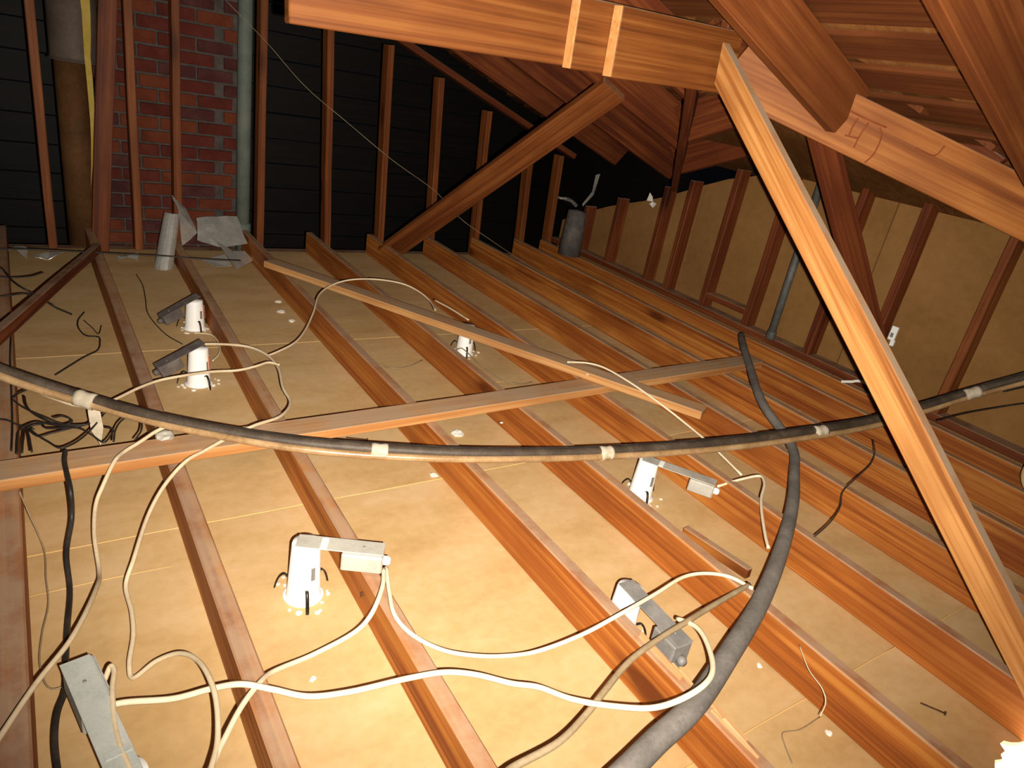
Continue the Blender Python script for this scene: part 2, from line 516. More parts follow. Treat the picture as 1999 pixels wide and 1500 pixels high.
wall_right = tag(empty('wall_right'), 'stud wall with brown wall board backs on the right', None, kind='structure')
lumber('bottom_plate', (3.505, -0.4, 0.137), (3.505, 4.40, 0.137), 0.089, 0.040, FIR_DARK, wall_right)
STUD_Y = [0.42, 0.84, 1.262, 1.66, 1.985, 2.42, 2.77, 3.10, 3.30, 3.72, 4.05]
for y in STUD_Y:
    top = max(0.45, gable(y) - 0.02)
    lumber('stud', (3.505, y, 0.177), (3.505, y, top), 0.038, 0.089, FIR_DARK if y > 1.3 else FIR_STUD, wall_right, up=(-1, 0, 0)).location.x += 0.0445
ys = [-0.4, 0.62, 1.84, 3.06, 4.42]
for k in range(4):
    a, b = ys[k] + 0.003, ys[k + 1] - 0.003
    yy = [a + (b - a) * i / 8 for i in range(9)]
    topl = [(y, max(0.3, gable(y) + (0.06 if y < 2 else -0.055 + 0.012 * math.sin(y * 31)))) for y in yy]
    out = [(a, 0.06), (b, 0.06)] + list(reversed(topl))
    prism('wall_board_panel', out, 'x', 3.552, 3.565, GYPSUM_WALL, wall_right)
lumber('fire_block', (3.505, 2.44, 0.235), (3.505, 2.75, 0.235), 0.085, 0.036, FIR_DARK, wall_right)

# ------------------------------------------------------------------ back wall: open studs under the roof slope
wall_back = tag(empty('wall_back'), 'open stud wall at the far end of the attic', None, kind='structure')
BACK = [(0.087, 0.087, 1.9), (0.506, 0.506, 1.9), (0.735, 0.715, 1.85), (1.180, 1.190, 1.75), (1.560, 1.628, 1.55), (1.955, 2.010, 1.335),
        (2.330, 2.412, 1.20), (2.735, 2.790, 1.04), (3.150, 3.208, 0.88), (3.440, 3.480, 0.80)]
for xt, xb, zt in BACK:
    zb = 0.005
    lumber('stud', (xb, 4.515, zb), (xt, 4.515, zt), 0.042, 0.085, FIR_STUD, wall_back, up=(0, -1, 0)).location.y += 0.0
lumber('top_plate', (0.9, 4.515, A_bot(0.9) - 0.02), (3.6, 4.515, A_bot(3.6) - 0.02), 0.085, 0.04, FIR_DARK, wall_back)
lumber('bottom_plate', (-0.62, 4.515, -0.045), (3.6, 4.515, -0.045), 0.085, 0.04, FIR_DARK, wall_back)
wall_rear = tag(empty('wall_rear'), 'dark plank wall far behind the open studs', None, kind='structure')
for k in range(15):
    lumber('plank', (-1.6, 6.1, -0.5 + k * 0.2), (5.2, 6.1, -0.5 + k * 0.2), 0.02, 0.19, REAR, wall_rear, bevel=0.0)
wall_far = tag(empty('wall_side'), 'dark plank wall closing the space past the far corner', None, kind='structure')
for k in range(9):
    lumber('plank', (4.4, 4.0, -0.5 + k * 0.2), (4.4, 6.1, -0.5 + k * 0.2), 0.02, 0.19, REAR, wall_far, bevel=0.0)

# ------------------------------------------------------------------ roof: spaced sheathing boards and shingles
ceiling = tag(empty('ceiling'), 'underside of the roof with spaced sheathing boards', None, kind='structure')
nA = Vector((0.347, 0, 0.938)).normalized()
H = 0.200
x = 0.16
while x < 3.55:
    z = A_bot(x) + H
    if x < 1.93:
        spans = [(-0.35, 4.95)]
    else:
        yv = 1.87 + (0.10 + 0.37 * (x - 2.25)) / 0.40
        spans = [(-0.35, 4.14 - x), (yv + 0.02, 4.95)]
    for (a, b) in spans:
        if b - a > 0.15:
            lumber('sheathing_board', (x, a, z), (x, b, z), 0.128, 0.02, DECK, ceiling, up=nA, bevel=0.0, wob=0.002)
    x += 0.181
def slab(poly, f, name='shingle_layer', t=0.02):
    bm = bmesh.new()
    lo = [bm.verts.new((px, py, f(px, py))) for px, py in poly]
    hi = [bm.verts.new((px, py, f(px, py) + t)) for px, py in poly]
    bm.faces.new(lo)
    bm.faces.new(hi)
    for i in range(len(lo)):
        j = (i + 1) % len(lo)
        bm.faces.new((lo[i], lo[j], hi[j], hi[i]))
    return bm_obj(name, bm, SHINGLE, ceiling, Matrix.Identity(4))
fA = lambda px, py: A_bot(px) + H + 0.024
fB = lambda px, py: B_bot(py) + H + 0.024
fC = lambda px, py: C_bot(py) + H + 0.024
slab([(0.0, -0.4), (3.7, -0.4), (3.7, 0.16), (1.93, 1.93), (1.93, 1.90), (3.7, 3.4), (3.7, 5.0), (0.0, 5.0)], fA)
slab([(1.98, 1.86), (3.75, 1.86), (3.75, 3.44)], fB)
slab([(2.03, 1.86), (3.75, 1.86), (3.75, 0.24)], fC)
nB = Vector((0, 0.371, 0.928))
nC = Vector((0, -0.371, 0.928))
for k in range(9):
    y = 1.96 + k * 0.181
    xv = 2.25 + (0.40 * (y - 1.87) - 0.10) / 0.37
    if xv < 3.55:
        lumber('sheathing_board', (xv, y, B_bot(y) + H), (3.72, y, B_bot(y) + H), 0.128, 0.02, DECK, ceiling, up=nB, bevel=0.0)
    y = 1.75 - k * 0.181
    xv = 3.86 - y
    if xv < 3.55:
        lumber('sheathing_board', (xv, y, C_bot(y) + H), (3.72, y, C_bot(y) + H), 0.128, 0.02, DECK, ceiling, up=nC, bevel=0.0)

# ------------------------------------------------------------------ rafters, valleys, beams, struts
def rafter(y, x1, mat, lab, group=None, t=0.040):
    r = lumber('roof_rafter', (0.25, y, A_bot(0.25)), (x1, y, A_bot(x1)), t, 0.184, mat, plumb=True)
    return tag(r, lab, 'rafter', group)
rafter(1.50, 2.28, FIR_RAFTER, 'wide reddish rafter coming down onto the valley beam beside the strut top')
rafter(0.90, 2.87, FIR_RAFTER, 'nearest rafter, crossing the upper right corner')
rafter(0.30, 3.45, FIR_STUD, 'rafter nearest the camera side, mostly beyond the upper right corner')
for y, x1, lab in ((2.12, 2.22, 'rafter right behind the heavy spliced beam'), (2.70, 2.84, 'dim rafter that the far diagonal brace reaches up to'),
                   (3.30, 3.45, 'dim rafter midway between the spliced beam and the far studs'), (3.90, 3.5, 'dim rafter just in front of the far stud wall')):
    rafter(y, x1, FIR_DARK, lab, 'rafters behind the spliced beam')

# front valley beam with crayon marks
va0, va1 = Vector((2.005, 1.823, 1.352)), Vector((3.15, 0.678, 0.945))
valley = lumber('valley_beam', va0, va1, 0.040, 0.180, FIR_VALLEY, plumb=True)
tag(valley, 'orange valley beam sloping down to the right edge, with crayon marks', 'beam')
STROKES = [[(2.311, 1.484, 1.368), (2.371, 1.424, 1.346), (2.409, 1.386, 1.336)], [(2.341, 1.454, 1.348), (2.335, 1.46, 1.317), (2.334, 1.461, 1.292)],
           [(2.324, 1.471, 1.289), (2.357, 1.438, 1.287)], [(2.367, 1.428, 1.34), (2.358, 1.437, 1.298), (2.354, 1.441, 1.256)],
           [(2.395, 1.4, 1.332), (2.405, 1.39, 1.31), (2.403, 1.392, 1.249), (2.39, 1.405, 1.215)], [(2.488, 1.307, 1.291), (2.537, 1.258, 1.279), (2.549, 1.246, 1.312)]]
for s in STROKES:
    pts = [Vector(p) + Vector((0.0025, 0.0025, 0)) for p in s]
    if len(pts) == 2:
        pts.insert(1, (pts[0] + pts[1]) / 2)
    tube('crayon_mark', spline(pts, 5), 0.0030, PENCIL, valley, sides=6)
vb0, vb1 = Vector((1.99, 1.90, 1.35)), Vector((3.46, 3.23, 0.79))
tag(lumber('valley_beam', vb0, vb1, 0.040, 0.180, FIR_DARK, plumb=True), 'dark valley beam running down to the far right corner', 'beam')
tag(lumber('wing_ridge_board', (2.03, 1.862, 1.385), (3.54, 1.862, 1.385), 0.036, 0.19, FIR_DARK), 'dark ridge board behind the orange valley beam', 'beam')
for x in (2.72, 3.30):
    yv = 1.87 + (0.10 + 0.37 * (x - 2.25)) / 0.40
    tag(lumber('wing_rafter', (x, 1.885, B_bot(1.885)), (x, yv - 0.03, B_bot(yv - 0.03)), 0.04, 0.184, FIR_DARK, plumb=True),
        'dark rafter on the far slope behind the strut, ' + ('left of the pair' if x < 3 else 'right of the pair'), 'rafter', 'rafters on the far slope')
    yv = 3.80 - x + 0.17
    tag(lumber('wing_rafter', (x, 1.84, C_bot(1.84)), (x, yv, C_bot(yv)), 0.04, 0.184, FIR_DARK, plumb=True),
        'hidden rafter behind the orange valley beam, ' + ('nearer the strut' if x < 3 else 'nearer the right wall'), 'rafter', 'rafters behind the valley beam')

# spliced beam: three lapped planks
beam = tag(empty('spliced_beam', (1.3, 1.8, 1.33)), 'heavy orange beam of lapped planks crossing the top of the attic', 'beam')
def bz(x):
    return 1.299 + 0.040 * (x - 0.537)
lumber('long_plank', (0.537, 1.819, bz(0.537)), (2.0, 1.819, bz(2.0)), 0.038, 0.187, FIR_BEAM, beam)
p2 = lumber('lapped_plank', (1.337, 1.781, bz(1.337) - 0.006), (2.02, 1.781, bz(2.0) - 0.006), 0.037, 0.187, FIR_BEAM, beam)
p3 = lumber('lapped_plank', (1.462, 1.743, bz(1.47) - 0.012), (1.99, 1.743, bz(2.0) - 0.012), 0.037, 0.190, FIR_BEAM, beam)
for pl, px0, py, pz, ph in ((p2, 1.337, 1.781, bz(1.337) - 0.006, 0.187), (p3, 1.462, 1.743, bz(1.47) - 0.012, 0.190)):
    lumber('sawn_end', (px0 - 0.0042, py, pz + 0.0015), (px0 - 0.0002, py, pz + 0.00166), 0.034, ph - 0.003, ENDGRAIN, pl, wob=0.0, bevel=0.0)

# the long diagonal strut, nailed to the side of the sixth joist
s_dir = Vector((0, 1.097, 0.9255)).normalized()
s0 = Vector((1.895, 0.592, 0.4325)) - s_dir * 0.60
s1 = Vector((1.895, 1.70, 1.3665))
strut = lumber('diagonal_strut', s0, s1, 0.038, 0.089, FIR_PALE, up=(0, -0.65, 0.76), cut1=1.0)
tag(strut, 'long pale orange diagonal strut rising from the joists to the spliced beam', 'strut')
tag(lumber('diagonal_brace', (2.03, 4.22, 0.04), (2.33, 2.62, 1.28), 0.040, 0.140, FIR_STUD, up=(-0.5, -0.3, 0.6), cut0=0.0), 'wide dim diagonal brace leaning from the far studs up to the rafters', 'brace')
tag(lumber('corner_post', (3.42, 1.49, 0.18), (2.48, 1.70, 1.31), 0.11, 0.038, FIR_DARK, up=(-0.4, -1, 0.3)), 'dark leaning post behind the long pale strut', 'post')
tag(lumber('low_brace', (0.262, 3.93, 0.135), (-0.155, 2.334, 0.275), 0.030, 0.046, FIR_DARK), 'dark narrow brace running low from the far post to the left edge', 'brace')
tag(lumber('leaning_post', (0.305, 4.42, 0.0), (0.470, 4.42, 1.95), 0.085, 0.042, FIR_DARK, up=(0, -1, 0)), 'dark leaning post in front of the left edge of the chimney', 'post')
tag(lumber('flat_tie_board', (-0.50, 1.838, 0.138), (3.06, 2.005, 0.138), 0.098, 0.033, FIR_BOARD, bevel=0.002), 'pale flat board nailed across the joists from left to right', 'board')
tag(lumber('loose_board', (1.045, 3.70, 0.139), (2.155, 1.555, 0.1795), 0.085, 0.034, FIR_BOARD, bevel=0.002), 'narrow board lying slantwise over the joists and across the flat tie board', 'board')
tag(lumber('wood_scrap', (1.690, 1.150, 0.004), (1.705, 0.90, 0.020), 0.026, 0.036, FIR), 'short brown wood scrap lying in the bay by the grey hose', 'wood scrap')

# ------------------------------------------------------------------ chimney
chim = tag(empty('brick_chimney', (0.73, 4.85, -0.1)), 'red brick chimney standing behind the far studs on the left', 'chimney')
CX0, CX1, CY0, CY1 = 0.365, 1.105, 4.63, 5.05
box('mortar_core', (CX0 + 0.006, CY0 + 0.006, -0.45), (CX1 - 0.006, CY1 - 0.006, 2.1), MORTAR, chim, bevel=0.0)
brick_meshes = []
for (L, key) in ((0.19, 'l'), (0.09, 's')):
    for v in range(3):
        bm = bmesh.new()
        bmesh.ops.create_cube(bm, size=1.0)
        for q in bm.verts:
            q.co = Vector((q.co.x * L, q.co.y * 0.02, q.co.z * 0.062))
        bmesh.ops.bevel(bm, geom=bm.edges[:], offset=0.003, segments=1, affect='EDGES')
        for q in bm.verts:
            q.co += noise.noise_vector(q.co * 30 + Vector((v, v, v))) * 0.0015
        me = bpy.data.meshes.new('brick_' + key)
        bm.to_mesh(me)
        bm.free()
        me.materials.append((BRICK, BRICK2, BRICK3)[v])
        brick_meshes.append((key, me))
def put_brick(key, m):
    me = random.choice([me for k, me in brick_meshes if k == key])
    o = bpy.data.objects.new('brick', me)
    COL.objects.link(o)
    o.matrix_world = m
    o.parent = chim
    o.matrix_parent_inverse = WM[chim.name].inverted()
for r in range(34):
    z = -0.42 + r * 0.0745
    off = (r % 2) * 0.1
    xx = CX0 + off
    if off:
        put_brick('s', Matrix.Translation((CX0 + 0.046, CY0, z)))
    while xx + 0.19 < CX1 + 0.01:
        put_brick('l', Matrix.Translation((xx + 0.096, CY0 + random.uniform(-0.003, 0.002), z)))
        xx += 0.2015
    if CX1 - xx > 0.08:
        put_brick('s', Matrix.Translation((CX1 - 0.047, CY0, z)))
    for sx, xs in ((-1, CX0), (1, CX1)):
        yy = CY0 + 0.012 + ((r + 1) % 2) * 0.1
        while yy + 0.19 < CY1:
            put_brick('l', Matrix.Translation((xs, yy + 0.096, z)) @ Matrix.Rotation(math.pi / 2, 4, 'Z'))
            yy += 0.2015

# ------------------------------------------------------------------ flue, pipes, sheet metal at the far wall
flue = tag(empty('vent_flue', (0.25, 4.62, 0)), 'rusty vent flue with a wider grey upper jacket, left of the chimney', 'flue')
lathe('flue_pipe', [(0.078, 0), (0.078, 1.15)], FLUE, flue, Matrix.Translation((0.247, 4.60, -0.1)))
lathe('flue_jacket', [(0.070, 0.0), (0.118, 0.0), (0.114, 0.02), (0.112, 1.0)], JACKET, flue, Matrix.Translation((0.268, 4.60, 0.975)))
lathe('collar_rim', [(0.112, 0.0), (0.124, 0.004), (0.124, 0.012), (0.112, 0.016)], JACKET, flue, Matrix.Translation((0.268, 4.60, 0.965)))
ys_ = sheet('yellow_paper_strip', [[(0.289, 4.44, 1.50), (0.338, 4.435, 1.50), (0.341, 4.43, 1.204), (0.305, 4.445, 1.21)], [(0.305, 4.445, 1.21), (0.341, 4.43, 1.204), (0.329, 4.44, 1.01), (0.300, 4.445, 1.005)],
     [(0.300, 4.445, 1.005), (0.329, 4.44, 1.01), (0.331, 4.44, 0.794), (0.306, 4.445, 0.80)], [(0.306, 4.445, 0.80), (0.331, 4.44, 0.794), (0.316, 4.445, 0.587), (0.303, 4.45, 0.59)],
     [(0.303, 4.45, 0.59), (0.316, 4.445, 0.587), (0.286, 4.45, 0.343)]], YELLOW, None, 0.0015, 0.006, 1)
tag(ys_, 'torn yellow paper strip hanging beside the vent flue', 'paper')
gp = tag(empty('vent_pipe', (1.10, 4.40, 0)), 'green grey vertical pipe to the right of the chimney', 'pipe')
lathe('pipe_body', [(0.040, 0), (0.040, 2.0)], PIPE_GREEN, gp, Matrix.Translation((1.098, 4.50, 0.0)))
lathe('pipe_coupling', [(0.041, 0), (0.047, 0.004), (0.047, 0.07), (0.041, 0.074)], PIPE_GREEN, gp, Matrix.Translation((1.098, 4.50, 0.10)))
wp = tag(empty('wall_pipe', (3.44, 2.21, 0.18)), 'dark grey pipe rising up the right wall between two studs', 'pipe')
tube('pipe_body', [Vector((3.43, 2.20, 0.178)), Vector((3.43, 2.205, 0.5)), Vector((3.43, 2.21, 1.10))], 0.021, PIPE_GREY, wp, sides=14)
lathe('pipe_coupling', [(0.0215, 0), (0.027, 0.004), (0.027, 0.045), (0.0215, 0.05)], PIPE_GREY, wp, Matrix.Translation((3.43, 2.20, 0.18)))

# sheet metal flashing heaped at the chimney foot
rolled = tag(empty('rolled_flashing', (0.62, 4.15, 0)), 'rolled bright metal flashing leaning at the chimney foot', 'sheet metal')
arc = []
for k in range(9):
    a = math.radians(150 + k * 22)
    arc.append((math.cos(a), math.sin(a)))
q = []
for k in range(8):
    (a0, b0), (a1, b1) = arc[k], arc[k + 1]
    lo = lambda a, b: (0.585 + a * 0.050, 4.10 + b * 0.045, 0.002)
    hi = lambda a, b: (0.655 + a * 0.040, 4.22 + b * 0.036, 0.285)
    q.append([lo(a0, b0), lo(a1, b1), hi(a1, b1), hi(a0, b0)])
sheet('metal_roll', q, FOIL, rolled, 0.0015, 0.003, 1)
sheet('metal_flap', [[(0.690, 4.24, 0.29), (0.665, 4.30, 0.36), (0.735, 4.30, 0.29)], [(0.690, 4.24, 0.29), (0.735, 4.30, 0.29), (0.79, 4.26, 0.16), (0.70, 4.22, 0.10)]], FOIL, rolled, 0.0015, 0.008, 2)
folded = tag(empty('folded_flashing', (0.95, 4.2, 0)), 'folded bright metal flashing with a pointed corner, right of the rolled one', 'sheet metal')
sheet('raised_panel', [[(0.80, 4.34, 0.235), (1.03, 4.36, 0.245), (1.075, 4.28, 0.10), (0.90, 4.24, 0.085)], [(0.80, 4.34, 0.235), (0.90, 4.24, 0.085), (0.79, 4.26, 0.12)]], FOIL, folded, 0.0015, 0.008, 2)
sheet('pointed_corner', [[(0.885, 4.24, 0.125), (0.97, 4.20, 0.075), (0.965, 4.07, 0.004)], [(0.97, 4.20, 0.075), (1.04, 4.22, 0.07), (0.965, 4.07, 0.004)], [(1.04, 4.22, 0.07), (1.09, 4.20, 0.02), (0.965, 4.07, 0.004)]], FOIL, folded, 0.0015, 0.002, 1)
sheet('creased_tail', [[(0.80, 4.22, 0.01), (0.93, 4.21, 0.055), (0.945, 4.10, 0.012)], [(0.80, 4.22, 0.01), (0.945, 4.10, 0.012), (0.86, 4.12, 0.004)]], FOIL, folded, 0.0015, 0.004, 2)
for k, (cx, cy, s, lab) in enumerate(((0.42, 4.22, 0.05, 'small crumpled foil scrap at the foot of the leaning post'), (0.06, 4.25, 0.06, 'crumpled foil scrap by the leftmost far stud'),
                                       (-0.08, 4.28, 0.05, 'flat foil scrap at the far left corner'))):
    rnd = random.Random(k + 3)
    pts = [[(cx - s + i * s, cy - s * 0.6 + j * s * 0.6, 0.004 + rnd.random() * 0.05) for j in range(3)] for i in range(3)]
    qs = [[pts[i][j], pts[i + 1][j], pts[i + 1][j + 1], pts[i][j + 1]] for i in range(2) for j in range(2)]
    tag(sheet('foil_scrap', qs, FOIL, None, 0.001, 0.012, 2), lab, 'foil')
# small duct in the far right corner
duct = tag(empty('corner_duct', (3.30, 4.30, 0.13)), 'grey duct stub with a shiny rim in the far right corner', 'duct')
lathe('duct_body', [(0.085, 0.0), (0.070, 0.33), (0.0, 0.34)], DARK_STEEL, duct, Matrix.Translation((3.36, 4.02, 0.14)))
box('shiny_rim', (3.235, 4.09, 0.533), (3.325, 4.13, 0.548), FOIL, duct, bevel=0.003)
tube('rim_arm', [Vector((3.28, 4.11, 0.54)), Vector((3.33, 4.08, 0.53)), Vector((3.36, 4.04, 0.50))], 0.014, DARK_STEEL, duct)
sheet('bent_tab', [[(3.46, 4.02, 0.74), (3.50, 4.02, 0.75), (3.46, 4.0, 0.60), (3.44, 4.0, 0.62)], [(3.44, 4.0, 0.62), (3.46, 4.0, 0.60), (3.38, 4.0, 0.51), (3.37, 4.0, 0.53)]], FOIL, duct, 0.0015, 0.004, 1)

# ------------------------------------------------------------------ recessed lamp housings
def lamp(loc, az, arm_len, label, box_mat=GALV, box_drop=0.045, has_arm=True, h=0.150, spin=0.0, label_patch=False, box_len=0.085, box_w=0.058, tilt=0.0):
    root = tag(empty('recessed_lamp', loc), label, 'lamp', 'recessed lamp housings')
    T = Matrix.Translation(loc)
    can = lathe('can', [(0.0425, 0.0), (0.0435, 0.004), (0.0415, 0.010), (0.0345, h - 0.006), (0.0325, h), (0.0, h)], WHITE_CAN, root, T)
    lathe('trim_ring', [(0.0425, 0.0), (0.050, 0.0), (0.050, 0.003), (0.0425, 0.0035)], WHITE_CAN, root, T)
    for k in range(3):
        a = spin + k * 2 * math.pi / 3
        c, s = math.cos(a), math.sin(a)
        path = spline([(loc[0] + c * r, loc[1] + s * r, z) for r, z in ((0.041, 0.045), (0.052, 0.052), (0.064, 0.040), (0.074, 0.012), (0.076, 0.002))], 5)
        tube('spring_clip', path, 0.0042, SPRING, root, sides=6, squash=0.5)
    # two dark slots in the can wall
    for k in (0.4, 2.5):
        a = spin + k
        M = T @ Matrix.Rotation(a, 4, 'Z') @ Matrix.Translation((0.0375, 0, h * 0.55)) @ Matrix.Rotation(math.radians(-3.2), 4, 'Y')
        box('vent_slot', (-0.0015, -0.005, -0.018), (0.0022, 0.005, 0.018), GALV_OLD, can, 0.0, M)
    if label_patch:
        M = T @ Matrix.Rotation(-0.45, 4, 'Z') @ Matrix.Translation((0.0380, 0, h * 0.6)) @ Matrix.Rotation(math.radians(-3.2), 4, 'Y')
        box('red_label', (-0.001, -0.012, -0.03), (0.0025, 0.012, 0.03), LABEL, can, 0.0, M)
    if has_arm:
        M = T @ Matrix.Rotation(az, 4, 'Z') @ Matrix.Translation((0.03, 0, h)) @ Matrix.Rotation(tilt, 4, 'Y') @ Matrix.Translation((-0.03, 0, -h))
        plate = box('arm_plate', (-0.022, -0.025, h), (arm_len, 0.025, h + 0.0025), box_mat, root, 0.0008, M)
        box('plate_tab', (0.036, -0.022, h + 0.0025), (0.052, 0.018, h + 0.0045), WHITE_CAN if box_mat is GALV else box_mat, plate, 0.0005, M)
        jb = box('junction_box', (arm_len - box_len, -box_w / 2 - 0.004, h - box_drop), (arm_len, box_w / 2 - 0.004, h - 0.0005), box_mat, root, 0.003, M)
        box('box_cover', (arm_len - box_len + 0.004, -box_w / 2 - 0.006, h - box_drop + 0.004), (arm_len - 0.004, -box_w / 2 - 0.0042, h - 0.004), box_mat, jb, 0.0006, M)
        lathe('cable_clamp', [(0.012, 0), (0.012, 0.012), (0.008, 0.018)], WHITE_CAN if box_mat is GALV else box_mat, jb, M @ Matrix.Translation((arm_len, -0.005, h - box_drop * 0.55)) @ Matrix.Rotation(math.pi / 2, 4, 'Y'), sides=12)
        lathe('cover_screw', [(0.004, 0), (0.003, 0.002), (0, 0.002)], GALV_OLD, jb, M @ Matrix.Translation((arm_len - box_len * 0.5, 0.0, h + 0.002)), sides=8)
    # white plaster crumbs round the cut hole
    rnd = random.Random(int(loc[0] * 1000))
    for k in range(12):
        a = rnd.random() * 6.28
        r = 0.052 + rnd.random() * 0.03
        lump('plaster_rim', (loc[0] + math.cos(a) * r, loc[1] + math.sin(a) * r, 0.003), 0.004 + rnd.random() * 0.006, PLASTER, root, seed=k, flat=0.4)
    return root
lamp((0.486, 1.340, 0.0), math.atan2(-0.095, 0.165), 0.19, 'white lamp can with steel box, left of the third joist in the foreground', spin=-1.75, box_drop=0.050, h=0.164, box_len=0.10)
lamp((1.712, 1.392, 0.0), math.atan2(-0.185, 0.12), 0.235, 'white lamp can with steel box just below the hanging cable bundle', spin=-2.0, box_drop=0.045)
lamp((1.182, 0.905, 0.0), math.atan2(-0.19, -0.01), 0.205, 'white lamp can half hidden behind the fourth joist, black cable crossing it', box_mat=GALV_OLD, spin=-0.9, box_drop=0.075, box_len=0.075)
lamp((1.722, 2.705, 0.0), 0.0, 0.0, 'bare white lamp can under the slanting loose board', has_arm=False, spin=-1.9)
lamp((0.575, 3.190, 0.0), math.radians(196), 0.165, 'far lamp can with a faded red side and grey box, nearest the chimney', box_mat=DARK_STEEL, spin=-1.4, label_patch=True, h=0.135, tilt=0.42)
lamp((0.482, 2.612, 0.0), math.radians(190), 0.165, 'lamp can with a grey box, in front of the one nearest the chimney', box_mat=DARK_STEEL, spin=-1.2, label_patch=True, tilt=0.42)
lamp((0.045, 0.885, 0.0), math.atan2(0.27, -0.05), 0.285, 'lamp at the bottom left edge, only its blue grey arm and box in view', box_mat=BLUE_GALV, spin=0.5, box_len=0.125, box_drop=0.06, box_w=0.052)

# the lit lamp below the broken corner of the ceiling board
glow = tag(empty('ceiling_lamp_below', (1.82, 0.0, -0.05)), 'glowing white lamp showing through the broken hole at the bottom right', 'lamp')
box('lens', (1.66, -0.30, -0.035), (1.99, 0.30, -0.018), GLOW, glow, 0.003)
box('lamp_tray', (1.65, -0.31, -0.07), (2.0, 0.31, -0.038), WHITE_CAN, glow, 0.003)

